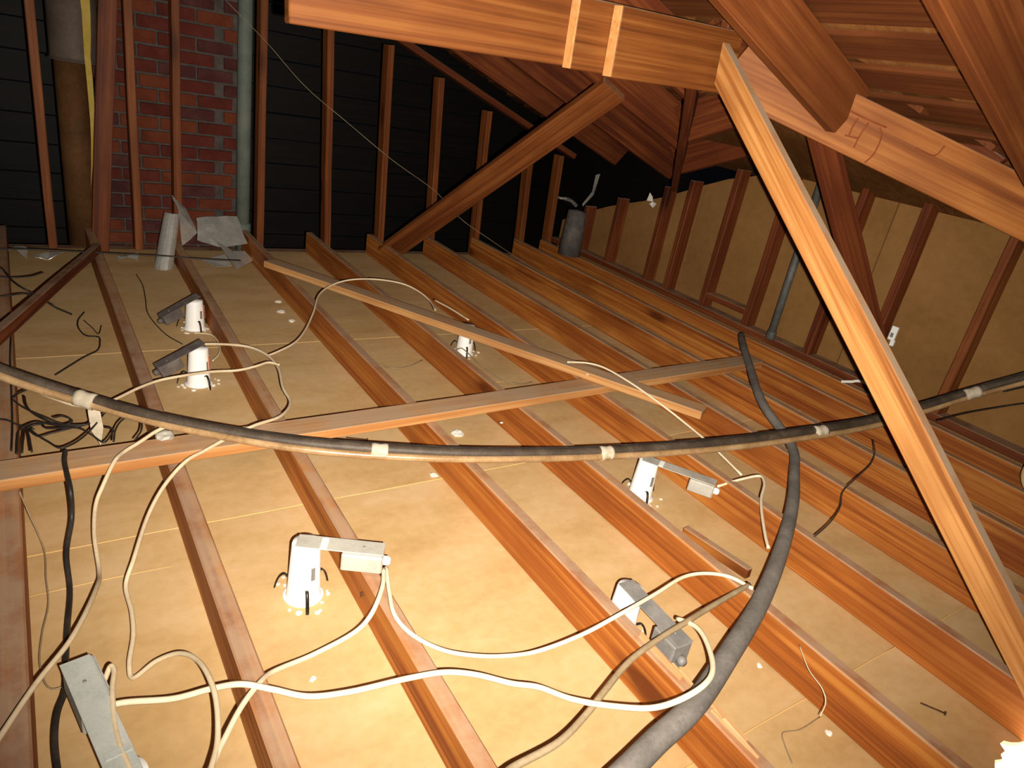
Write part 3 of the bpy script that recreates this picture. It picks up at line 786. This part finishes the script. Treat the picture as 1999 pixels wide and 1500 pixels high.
# ------------------------------------------------------------------ cables
CABLES = {
    'white_cable_a': [(0.298, 1.949, 0.200), (0.247, 1.925, 0.197), (0.193, 1.876, 0.193), (0.148, 1.836, 0.190), (0.125, 1.799, 0.190), (0.090, 1.747, 0.150), (0.073, 1.726, 0.120), (0.059, 1.639, 0.090), (0.058, 1.523, 0.060), (0.046, 1.412, 0.105), (-0.012, 1.219, 0.150), (-0.066, 1.133, 0.153), (-0.119, 1.031, 0.157), (-0.156, 0.957, 0.160)],
    'white_cable_b': [(0.506, 2.716, 0.120), (0.576, 2.686, 0.128), (0.664, 2.625, 0.137), (0.707, 2.525, 0.145), (0.717, 2.397, 0.147), (0.684, 2.211, 0.148), (0.674, 2.095, 0.150), (0.603, 1.973, 0.168), (0.512, 1.908, 0.185), (0.428, 1.859, 0.185), (0.345, 1.798, 0.185), (0.290, 1.757, 0.185), (0.231, 1.704, 0.158), (0.181, 1.627, 0.130), (0.126, 1.490, 0.095), (0.106, 1.458, 0.060), (0.107, 1.366, 0.052), (0.102, 1.303, 0.045), (0.085, 1.226, 0.037), (0.087, 1.198, 0.030), (0.130, 1.190, 0.065), (0.168, 1.160, 0.100), (0.192, 1.101, 0.130), (0.200, 1.008, 0.160), (0.196, 0.940, 0.170), (0.179, 0.857, 0.180), (0.160, 0.809, 0.190), (0.141, 0.762, 0.200)],
    'white_cable_c': [(0.726, 2.402, 0.150), (0.695, 2.432, 0.150), (0.642, 2.408, 0.150), (0.573, 2.384, 0.150), (0.479, 2.367, 0.160), (0.368, 2.328, 0.170), (0.299, 2.306, 0.170), (0.237, 2.264, 0.170), (0.175, 2.207, 0.170), (0.121, 2.161, 0.172), (0.063, 2.170, 0.175), (0.008, 2.226, 0.177), (-0.047, 2.298, 0.180)],
    'white_cable_d': [(0.637, 1.210, 0.135), (0.599, 1.136, 0.150), (0.543, 1.071, 0.140), (0.514, 1.070, 0.110), (0.423, 1.070, 0.080), (0.319, 1.026, 0.115), (0.278, 0.977, 0.150), (0.236, 0.929, 0.163), (0.194, 0.867, 0.175), (0.155, 0.803, 0.188), (0.133, 0.757, 0.200)],
    'white_cable_e': [(0.018, 1.063, 0.120), (0.059, 1.054, 0.125), (0.139, 1.023, 0.130), (0.203, 1.003, 0.147), (0.247, 0.976, 0.165), (0.297, 0.953, 0.152), (0.354, 0.921, 0.140), (0.425, 0.893, 0.147), (0.545, 0.871, 0.153), (0.614, 0.849, 0.160), (0.668, 0.818, 0.160), (0.725, 0.768, 0.160), (0.769, 0.739, 0.160), (0.801, 0.673, 0.180), (0.856, 0.610, 0.200), (0.910, 0.559, 0.225), (0.984, 0.541, 0.245), (1.058, 0.556, 0.245), (1.138, 0.622, 0.220), (1.197, 0.705, 0.190), (1.206, 0.765, 0.160)],
    'white_cable_f': [(0.648, 1.220, 0.130), (0.617, 1.132, 0.135), (0.595, 1.050, 0.140), (0.609, 1.001, 0.130), (0.655, 0.940, 0.120), (0.731, 0.908, 0.100), (0.821, 0.891, 0.080), (0.854, 0.848, 0.120), (0.947, 0.818, 0.160), (1.049, 0.811, 0.190), (1.201, 0.842, 0.175), (1.351, 0.873, 0.160), (1.416, 0.859, 0.160), (1.469, 0.823, 0.160), (1.493, 0.763, 0.160)],
    'white_cable_g': [(1.878, 1.212, 0.120), (1.979, 1.195, 0.140), (2.044, 1.171, 0.155), (2.014, 1.131, 0.160), (1.898, 1.054, 0.160), (1.741, 0.915, 0.160), (1.696, 0.869, 0.160)],
    'white_cable_h': [(1.835, 2.063, 0.222), (1.925, 2.036, 0.222), (1.968, 1.990, 0.222), (1.986, 1.824, 0.222), (2.016, 1.632, 0.196), (2.048, 1.563, 0.170), (2.036, 1.418, 0.160), (1.986, 1.204, 0.150)],
    'white_cable_i': [(0.714, 2.509, 0.145), (0.751, 2.530, 0.147), (0.843, 2.607, 0.148), (0.926, 2.729, 0.150), (1.012, 2.880, 0.175), (1.099, 3.055, 0.200), (1.200, 3.147, 0.217), (1.298, 3.166, 0.233), (1.419, 3.112, 0.250), (1.546, 3.085, 0.233), (1.597, 3.019, 0.217), (1.617, 2.932, 0.200), (1.578, 2.787, 0.200)],
    'white_cable_k': [(0.024, 1.100, 0.120), (0.037, 1.114, 0.135), (0.048, 1.126, 0.150), (0.052, 1.117, 0.150), (0.045, 1.070, 0.150), (0.041, 1.006, 0.150), (0.043, 0.950, 0.150), (0.051, 0.899, 0.150), (0.057, 0.861, 0.150)],
    'white_cable_l': [(0.541, 3.034, 0.040), (0.604, 3.014, 0.037), (0.620, 2.941, 0.035), (0.600, 2.814, 0.033), (0.559, 2.746, 0.030)],
    'white_cable_j': [(1.661, 2.958, 0.190), (1.685, 2.826, 0.190), (1.698, 2.667, 0.190)],
    'fine_wire': [(0.965, 4.380, 1.394), (1.161, 4.300, 1.227), (1.349, 4.200, 1.040), (1.577, 4.100, 0.881), (1.833, 4.000, 0.710), (2.133, 3.950, 0.545), (2.299, 3.900, 0.402), (2.503, 3.800, 0.286), (2.736, 3.791, 0.170), (2.737, 3.263, 0.145)],
    'brown_cable': [(0.576, 0.584, 0.200), (0.606, 0.594, 0.190), (0.718, 0.605, 0.180), (0.805, 0.634, 0.170), (0.887, 0.667, 0.168), (0.998, 0.709, 0.165), (1.108, 0.727, 0.172), (1.197, 0.734, 0.180), (1.294, 0.752, 0.170), (1.408, 0.770, 0.160), (1.496, 0.779, 0.160)],
    'bundle': [(-0.196, 2.224, 0.340), (-0.109, 2.186, 0.300), (-0.019, 2.136, 0.270), (0.081, 2.085, 0.240), (0.239, 1.952, 0.225), (0.422, 1.837, 0.210), (0.611, 1.728, 0.205), (0.800, 1.648, 0.200), (1.035, 1.554, 0.200), (1.278, 1.479, 0.200), (1.514, 1.423, 0.200), (1.977, 1.333, 0.208), (2.448, 1.273, 0.222), (2.798, 1.225, 0.245), (3.020, 1.151, 0.319), (3.200, 1.070, 0.408), (3.340, 0.962, 0.514), (3.420, 0.901, 0.578), (3.550, 0.860, 0.620)],
    'hose': [(3.268, 2.275, 0.180), (3.132, 2.157, 0.190), (2.822, 1.857, 0.198), (2.542, 1.557, 0.186), (2.388, 1.288, 0.158), (2.175, 1.123, 0.159), (1.995, 1.000, 0.159), (1.726, 0.846, 0.160), (1.453, 0.713, 0.164), (1.245, 0.631, 0.168), (1.032, 0.555, 0.169), (0.905, 0.530, 0.170), (0.813, 0.509, 0.171), (0.683, 0.482, 0.172)],
    'black_cord': [(0.020, 1.891, 0.186), (0.015, 1.839, 0.186), (0.020, 1.714, 0.170), (0.017, 1.706, 0.100), (-0.002, 1.611, 0.065), (-0.003, 1.520, 0.030), (-0.014, 1.394, 0.037), (-0.023, 1.282, 0.043), (-0.029, 1.194, 0.050), (-0.043, 1.149, 0.050), (-0.050, 1.092, 0.050), (-0.049, 1.024, 0.050), (-0.045, 0.980, 0.050)],
    'thin_left': [(-0.085, 1.796, 0.140), (-0.072, 1.782, 0.085), (-0.048, 1.696, 0.030), (-0.047, 1.575, 0.030), (-0.046, 1.483, 0.030), (-0.061, 1.389, 0.030), (-0.067, 1.301, 0.030), (-0.051, 1.230, 0.030), (-0.025, 1.226, 0.030)],
    'black_wire_a': [(-0.094, 2.279, 0.160), (-0.075, 2.233, 0.160), (-0.044, 2.179, 0.160), (-0.009, 2.131, 0.160), (0.024, 2.087, 0.160), (0.058, 2.075, 0.160), (0.084, 2.075, 0.160), (0.106, 2.095, 0.160), (0.136, 2.141, 0.160)],
    'black_wire_b': [(-0.093, 2.265, 0.170), (-0.078, 2.297, 0.170), (-0.047, 2.319, 0.170), (-0.018, 2.276, 0.170), (0.014, 2.276, 0.170)],
    'black_wire_c': [(-0.065, 2.314, 0.150), (-0.061, 2.250, 0.150), (-0.045, 2.192, 0.150), (-0.019, 2.146, 0.150), (0.009, 2.107, 0.150), (0.043, 2.085, 0.150), (0.082, 2.094, 0.150), (0.096, 2.116, 0.150)],
    'black_wire_d': [(-0.086, 1.934, 0.170), (-0.086, 2.033, 0.155), (-0.081, 2.119, 0.140), (-0.064, 2.140, 0.142), (-0.039, 2.148, 0.145), (-0.010, 2.123, 0.147), (0.019, 2.104, 0.150), (0.045, 2.112, 0.152), (0.043, 2.127, 0.155), (0.022, 2.144, 0.158), (0.002, 2.135, 0.160)],
    'black_wire_e': [(-0.074, 1.918, 0.180), (-0.071, 2.031, 0.160), (-0.061, 2.132, 0.140), (-0.029, 2.133, 0.145), (-0.018, 2.095, 0.150), (0.018, 2.076, 0.155), (0.057, 2.057, 0.160), (0.088, 1.996, 0.165), (0.111, 1.939, 0.170), (0.132, 1.987, 0.163), (0.141, 2.034, 0.157), (0.123, 2.064, 0.150)],
    'black_wire_f': [(-0.053, 1.917, 0.180), (-0.057, 2.016, 0.160), (-0.059, 2.113, 0.140), (-0.036, 2.065, 0.142), (-0.007, 2.071, 0.145), (0.023, 2.077, 0.147), (0.058, 2.087, 0.150)],
    'black_wire_g': [(-0.057, 2.118, 0.140), (-0.036, 2.046, 0.153), (-0.014, 1.980, 0.167), (0.012, 1.918, 0.180), (0.041, 1.944, 0.175), (0.071, 1.992, 0.170), (0.097, 2.049, 0.165), (0.123, 2.117, 0.160)],
    'black_wire_h': [(0.133, 1.911, 0.185), (0.145, 1.977, 0.187), (0.166, 2.025, 0.188), (0.192, 2.048, 0.190)],
    'black_wire_i': [(0.185, 1.908, 0.185), (0.203, 1.943, 0.187), (0.212, 1.987, 0.188), (0.212, 2.036, 0.190)],
    'black_wire_j': [(-0.135, 2.202, 0.140), (-0.111, 2.189, 0.140), (-0.078, 2.143, 0.140), (-0.047, 2.116, 0.140)],
    'black_wire_k': [(-0.095, 2.918, 0.140), (-0.100, 2.635, 0.140), (-0.098, 2.393, 0.140), (-0.097, 2.154, 0.140), (-0.100, 2.007, 0.140)],
    'black_wire_l': [(-0.166, 3.807, 0.180), (-0.013, 3.820, 0.177), (0.168, 3.808, 0.173), (0.317, 3.792, 0.170), (0.540, 3.769, 0.167), (0.726, 3.733, 0.163), (0.901, 3.722, 0.160)],
    'black_wire_m': [(-0.146, 3.478, 0.200), (-0.125, 3.464, 0.200), (-0.084, 3.285, 0.200), (-0.042, 3.168, 0.200), (0.005, 3.224, 0.150), (0.044, 3.250, 0.100), (0.107, 3.281, 0.050)],
    'black_wire_n': [(-0.148, 3.433, 0.170), (-0.128, 3.433, 0.170), (-0.086, 3.418, 0.170), (-0.022, 3.438, 0.170), (0.023, 3.488, 0.170)],
    'black_wire_o': [(-0.145, 3.147, 0.180), (-0.110, 3.157, 0.180), (-0.044, 3.177, 0.180), (0.011, 3.101, 0.180), (0.042, 3.039, 0.180)],
    'black_wire_p': [(0.156, 3.356, 0.030), (0.127, 3.258, 0.030), (0.124, 3.162, 0.030), (0.147, 3.079, 0.030), (0.185, 3.062, 0.030), (0.186, 3.006, 0.030), (0.170, 2.923, 0.030), (0.125, 2.869, 0.030), (0.077, 2.800, 0.030), (0.022, 2.718, 0.030)],
    'black_wire_q': [(0.149, 3.255, 0.030), (0.172, 3.168, 0.030), (0.188, 3.096, 0.030), (0.207, 3.188, 0.030)],
    'black_wire_r': [(0.429, 3.928, 0.020), (0.436, 3.759, 0.020), (0.421, 3.542, 0.020), (0.405, 3.359, 0.020), (0.419, 3.188, 0.020), (0.444, 3.062, 0.020), (0.484, 2.963, 0.020)],
    'dark_wire_s': [(1.109, 2.568, 0.100), (1.154, 2.586, 0.065), (1.216, 2.582, 0.030), (1.270, 2.538, 0.030), (1.348, 2.546, 0.030), (1.433, 2.594, 0.030)],
    'dark_wire_t': [(1.624, 2.631, 0.050), (1.671, 2.655, 0.050), (1.676, 2.603, 0.050), (1.685, 2.525, 0.035), (1.706, 2.412, 0.020), (1.730, 2.317, 0.020), (1.792, 2.281, 0.020), (1.851, 2.291, 0.020)],
    'dark_wire_u': [(2.733, 1.157, 0.200), (2.686, 1.116, 0.183), (2.593, 1.072, 0.167), (2.437, 1.036, 0.150), (2.290, 0.996, 0.150), (2.179, 0.936, 0.150), (2.049, 0.890, 0.150), (1.918, 0.859, 0.150)],
    'dark_wire_v': [(3.050, 1.086, 0.284), (3.200, 1.060, 0.311), (3.300, 0.998, 0.357), (3.380, 0.929, 0.404), (3.440, 0.868, 0.441), (3.550, 0.880, 0.430)],
    'dark_wire_w': [(3.300, 0.991, 0.438), (3.360, 0.951, 0.472), (3.440, 0.900, 0.516), (3.550, 0.870, 0.530)],
    'fine_loose': [(1.453, 0.583, 0.145), (1.400, 0.518, 0.147), (1.377, 0.470, 0.150), (1.364, 0.448, 0.140), (1.327, 0.433, 0.130)],
    'fine_loose2': [(1.462, 0.477, 0.010), (1.379, 0.477, 0.010), (1.331, 0.489, 0.010), (1.308, 0.466, 0.010), (1.283, 0.428, 0.010)],
}

def cable(key, name, r, mat, label, cat='cable', group=None, sides=8, squash=1.0):
    return tag(tube(name, spline(CABLES[key], 7), r, mat, None, sides, squash), label, cat, group)

bundle = tag(empty('cable_bundle', (1.5, 1.42, 0.2)), 'thick black cable bundle hanging in a long curve across the attic, with pale tape wraps', 'cable bundle')
bp = spline(CABLES['bundle'], 8)
tube('main_cable', bp, 0.0175, BLACK_DUSTY, bundle, sides=14)
low = []
for i, p in enumerate(bp):
    t = i / (len(bp) - 1)
    toward = (EYE - p).normalized()
    side = Vector((0.15, -0.75, -0.35))
    k = 0.024 + 0.004 * math.sin(t * 21)
    low.append(p + side.normalized() * k)
tube('strapped_cable', low, 0.0115, BROWN_SHEATH, bundle, sides=10)
up_ = [p + Vector((-0.1, 0.6, 0.5)).normalized() * 0.0175 for p in bp]
tube('strapped_cable', up_, 0.006, BLACK, bundle, sides=8)
def near_index(x):
    return min(range(len(bp)), key=lambda i: abs(bp[i].x - x))
for x, hl in ((0.083, 0.026), (0.80, 0.024), (1.514, 0.022), (2.50, 0.030), (3.19, 0.030)):
    i = near_index(x)
    d = (bp[min(i + 1, len(bp) - 1)] - bp[i - 1]).normalized()
    c = (bp[i] + low[i]) / 2 * 0.65 + bp[i] * 0.35
    pts = [c + d * (hl * (k / 3 - 1)) for k in range(7)]
    tube('tape_wrap', pts, 0.0245, TAPE, bundle, sides=16, rfun=lambda t: 0.97 + 0.05 * math.sin(t * 9))
tl = sheet('tape_tail', [[(0.085, 2.10, 0.225), (0.112, 2.09, 0.225), (0.118, 2.06, 0.15), (0.088, 2.07, 0.14)], [(0.088, 2.07, 0.14), (0.118, 2.06, 0.15), (0.108, 2.05, 0.10)]], TAPE, bundle, 0.001, 0.005, 1)

tag(tube('grey_hose', spline(CABLES['hose'], 8), 0.0205, HOSE, None, 16, rfun=lambda t: 0.92 + 0.30 * max(0.0, min(1.0, (t - 0.38) / 0.3))), 'thick grey hose curving from the right wall down to the bottom of the picture', 'hose')

cable('white_cable_a', 'electrical_cable', 0.0052, ROMEX_DIRTY, 'cream cable crossing the flat tie board and leaving at the left edge')
cable('white_cable_b', 'electrical_cable', 0.0052, ROMEX_DIRTY, 'cream cable looping from the left lamp cans over the tie board to the bottom edge')
cable('white_cable_c', 'electrical_cable', 0.0048, ROMEX_DIRTY, 'cream cable passing in front of the nearer left lamp can')
cable('white_cable_d', 'electrical_cable', 0.0054, ROMEX, 'cream cable from the foreground steel box bending down to the bottom edge')
cable('white_cable_e', 'electrical_cable', 0.0060, ROMEX, 'long wavy cream cable across the foreground ending in a loop by the hose')
cable('white_cable_f', 'electrical_cable', 0.0050, ROMEX, 'cream cable sagging between the two nearest lamp boxes')
cable('white_cable_g', 'electrical_cable', 0.0050, ROMEX, 'short cream cable dropping from the steel box below the bundle')
cable('white_cable_h', 'electrical_cable', 0.0042, ROMEX, 'straight cream cable leaving the loose board toward the right steel box')
cable('white_cable_i', 'electrical_cable', 0.0042, ROMEX_DIRTY, 'arched thin cream cable standing over the middle joists')
cable('white_cable_j', 'electrical_cable', 0.0042, ROMEX_DIRTY, 'short cream cable piece behind the loose board at the arched cable')
cable('white_cable_k', 'electrical_cable', 0.0050, ROMEX_DIRTY, 'short bent cream cable beside the blue grey lamp arm')
cable('white_cable_l', 'electrical_cable', 0.0036, ROMEX_DIRTY, 'small cream cable curl between the two left lamp cans')
cable('fine_wire', 'bell_wire', 0.0017, OLIVE_SHEATH, 'fine wire slanting down from the top left across the far studs', 'wire')
cable('brown_cable', 'electrical_cable', 0.0072, OLIVE_SHEATH, 'olive brown cable curving over the fourth joist beside the hose')
cable('black_cord', 'black_cord', 0.0062, BLACK, 'black cord hanging down beside the blue grey lamp arm', 'cord')
cable('thin_left', 'thin_wire', 0.0018, OLIVE_SHEATH, 'thin brown wire between the leftmost joist and the black cord', 'wire')
tangle = tag(empty('wire_tangle', (0.0, 2.0, 0.14)), 'tangle of thin black wires on the left between bundle and tie board', 'wires')
for k in 'abcdefghi':
    tube('wire_loop', spline(CABLES['black_wire_' + k], 6), 0.0028, BLACK, tangle, 6)
cable('black_wire_j', 'thin_wire', 0.0028, BLACK, 'black wire entering the tangle from the left edge', 'wire', sides=6)
cable('black_wire_k', 'thin_wire', 0.0028, BLACK, 'black wire running straight down near the left edge', 'wire', sides=6)
cable('black_wire_l', 'thin_wire', 0.0034, BLACK, 'black wire stretched across in front of the chimney foot', 'wire', sides=6)
cable('black_wire_m', 'thin_wire', 0.0038, BLACK, 'black wire crossing the low dark brace from the left edge', 'wire', sides=6)
cable('black_wire_n', 'thin_wire', 0.0030, BLACK, 'short black wire above the crossing wire at the left edge', 'wire', sides=6)
cable('black_wire_o', 'thin_wire', 0.0030, BLACK, 'black wire below the crossing wire at the left edge', 'wire', sides=6)
cable('black_wire_p', 'thin_wire', 0.0030, BLACK, 'black wire loop lying on the board left of the second joist', 'wire', sides=6)
cable('black_wire_q', 'thin_wire', 0.0022, BLACK, 'small black wire curl inside the loop left of the second joist', 'wire', sides=6)
cable('black_wire_r', 'thin_wire', 0.0024, BLACK, 'thin black wire running down to the left lamp cans', 'wire', sides=6)
cable('dark_wire_s', 'thin_wire', 0.0026, OLIVE_SHEATH, 'brown wire sagging between fourth and fifth joists', 'wire', sides=6)
cable('dark_wire_t', 'thin_wire', 0.0026, OLIVE_SHEATH, 'brown wire trailing from the bare lamp can under the loose board', 'wire', sides=6)
cable('dark_wire_u', 'thin_wire', 0.0026, BLACK_DUSTY, 'thin dark wire hanging off the bundle right of the hose', 'wire', sides=6)
cable('dark_wire_v', 'thin_wire', 0.0032, BLACK, 'lower thin black wire below the bundle at the right edge', 'wire', sides=6)
cable('dark_wire_w', 'thin_wire', 0.0032, BLACK, 'upper thin black wire close under the bundle at the right edge', 'wire', sides=6)
cable('fine_loose', 'thin_wire', 0.0012, ROMEX, 'hair thin pale wire on the fifth joist at the lower right', 'wire', sides=5)
cable('fine_loose2', 'thin_wire', 0.0014, OLIVE_SHEATH, 'thin bent wire lying on the board at the lower right', 'wire', sides=5)

# ring end of a coil at the right edge
coil_c = Vector((3.165, 0.665, 0.232))
coil = tag(empty('cable_coil', (3.165, 0.665, 0.14)), 'black cable coil with a tan rim leaning on the joists at the right edge', 'coil')
zax = Vector((-0.72, -0.10, 0.55)).normalized()
cM = Matrix.Translation(coil_c) @ zax.to_track_quat('Z', 'Y').to_matrix().to_4x4()
lathe('coil_rim', [(0.088, -0.03), (0.102, -0.024), (0.105, 0.0), (0.098, 0.008), (0.088, 0.0)], TAN_RIM, coil, cM, 32)
for q in range(3):
    ring = [cM @ Vector(((0.050 + q * 0.015) * math.cos(a_ * math.pi / 14), (0.050 + q * 0.015) * math.sin(a_ * math.pi / 14), 0.004 + 0.003 * (q % 2))) for a_ in range(29)]
    tube('cable_turn', ring, 0.0085, BLACK, coil, 8)
lathe('coil_hub', [(0.0, -0.01), (0.090, -0.01), (0.090, -0.028), (0.0, -0.028)], BLACK, coil, cM, 32, smooth=False)

# ------------------------------------------------------------------ small scraps
def nail(p, d, L=0.06, lab=''):
    p, d = Vector(p), Vector(d).normalized()
    n = tube('loose_nail', [p, p + d * L * 0.5, p + d * L], 0.0022, NAIL, None, 6)
    tube('nail_head', [p + d * L, p + d * (L + 0.003)], 0.0055, NAIL, n, 8)
    return tag(n, lab, 'nail')
nail((1.775, 0.385, 0.003), (0.55, -1.0, 0.05), 0.055, 'bent nail lying on the board between fifth and sixth joists')
nail((0.602, 1.255, 0.003), (-0.15, -0.5, 1.0), 0.062, 'nail poking up in front of the foreground steel box')
nail((0.87, 2.06, 0.003), (0.8, -0.5, 0.04), 0.075, 'nail lying on the board between third and fourth joists')
CRUMBS = [((1.285, 1.975, 0.004), 0.028, 'white plaster flake beyond the bundle in the middle bay'),
          ((1.058, 1.733, 0.006), 0.014, 'white plaster crumb against the left side of the fourth joist'),
          ((0.422, 1.072, 0.004), 0.008, 'white plaster speck on the board below the foreground lamp can'),
          ((1.040, 3.505, 0.004), 0.020, 'farthest of three pale flakes left of the fourth joist'),
          ((1.012, 3.355, 0.004), 0.022, 'middle of three pale flakes left of the fourth joist'),
          ((1.026, 3.225, 0.004), 0.018, 'nearest of three pale flakes left of the fourth joist'),
          ((1.345, 1.79, 0.140), 0.006, 'tiny white crumb on the flat tie board'),
          ((1.46, 0.655, 0.004), 0.009, 'pale crumb beside the grey hose in the foreground'),
          ((2.05, 0.95, 0.004), 0.009, 'pale crumb on the board right of the sixth joist'),
          ((1.45, 0.44, 0.003), 0.010, 'pale crumb by the bent wire at the lower right'),
          ((1.86, 1.95, 0.213), 0.007, 'white crumb on top of the loose board')]
for k, (p, s, lab) in enumerate(CRUMBS):
    tag(lump('plaster_crumb', p, s, PLASTER, None, k + 1, 0.3), lab, 'plaster')
tag(lump('plaster_chunk', (0.262, 1.915, 0.180), 0.026, GALV, None, 5, 0.5), 'grey plaster chunk on the flat tie board near the second joist', 'plaster')
rnd = random.Random(11)
spl = tag(empty('split_wood', (1.10, 0.6, 0.137)), 'pale split wood fibres on top of the fourth joist near the hose', 'splinters')
for k in range(9):
    x0 = 1.103 + rnd.uniform(-0.012, 0.014)
    y0 = 0.42 + rnd.random() * 0.22
    L = 0.05 + rnd.random() * 0.09
    lumber('splinter', (x0, y0, 0.136), (x0 + rnd.uniform(-0.008, 0.008), y0 + L, 0.141), 0.004 + rnd.random() * 0.004, 0.004, SPLINTER, spl, bevel=0.0)
cl = tag(empty('wall_clip', (3.44, 1.58, 0.45)), 'white clip on the right wall beside the long strut', 'clip')
box('clip_body', (3.445, 1.560, 0.425), (3.459, 1.592, 0.495), WHITE_CAN, cl, 0.002)
box('clip_foot', (3.440, 1.552, 0.40), (3.455, 1.572, 0.43), WHITE_CAN, cl, 0.002)
box('clip_slot', (3.4435, 1.570, 0.44), (3.446, 1.584, 0.462), GALV_OLD, cl, 0.0)
tw = tube('cable_scrap', spline([(3.37, 1.690, 0.152), (3.385, 1.670, 0.160), (3.40, 1.650, 0.168), (3.415, 1.638, 0.176), (3.43, 1.615, 0.180), (3.44, 1.59, 0.178)], 5), 0.0075, PLASTER, None, 8)
tag(tw, 'short white twisted scrap on the right wall plate beside the strut', 'scrap')
pp = sheet('paper_scrap', [[(3.43, 3.405, 0.745), (3.43, 3.375, 0.720), (3.435, 3.370, 0.690), (3.43, 3.42, 0.690)], [(3.435, 3.370, 0.690), (3.43, 3.325, 0.690), (3.43, 3.345, 0.655), (3.43, 3.39, 0.672)]], PLASTER, None, 0.001, 0.006, 1)
tag(pp, 'torn white paper scrap caught on the far right studs', 'paper')
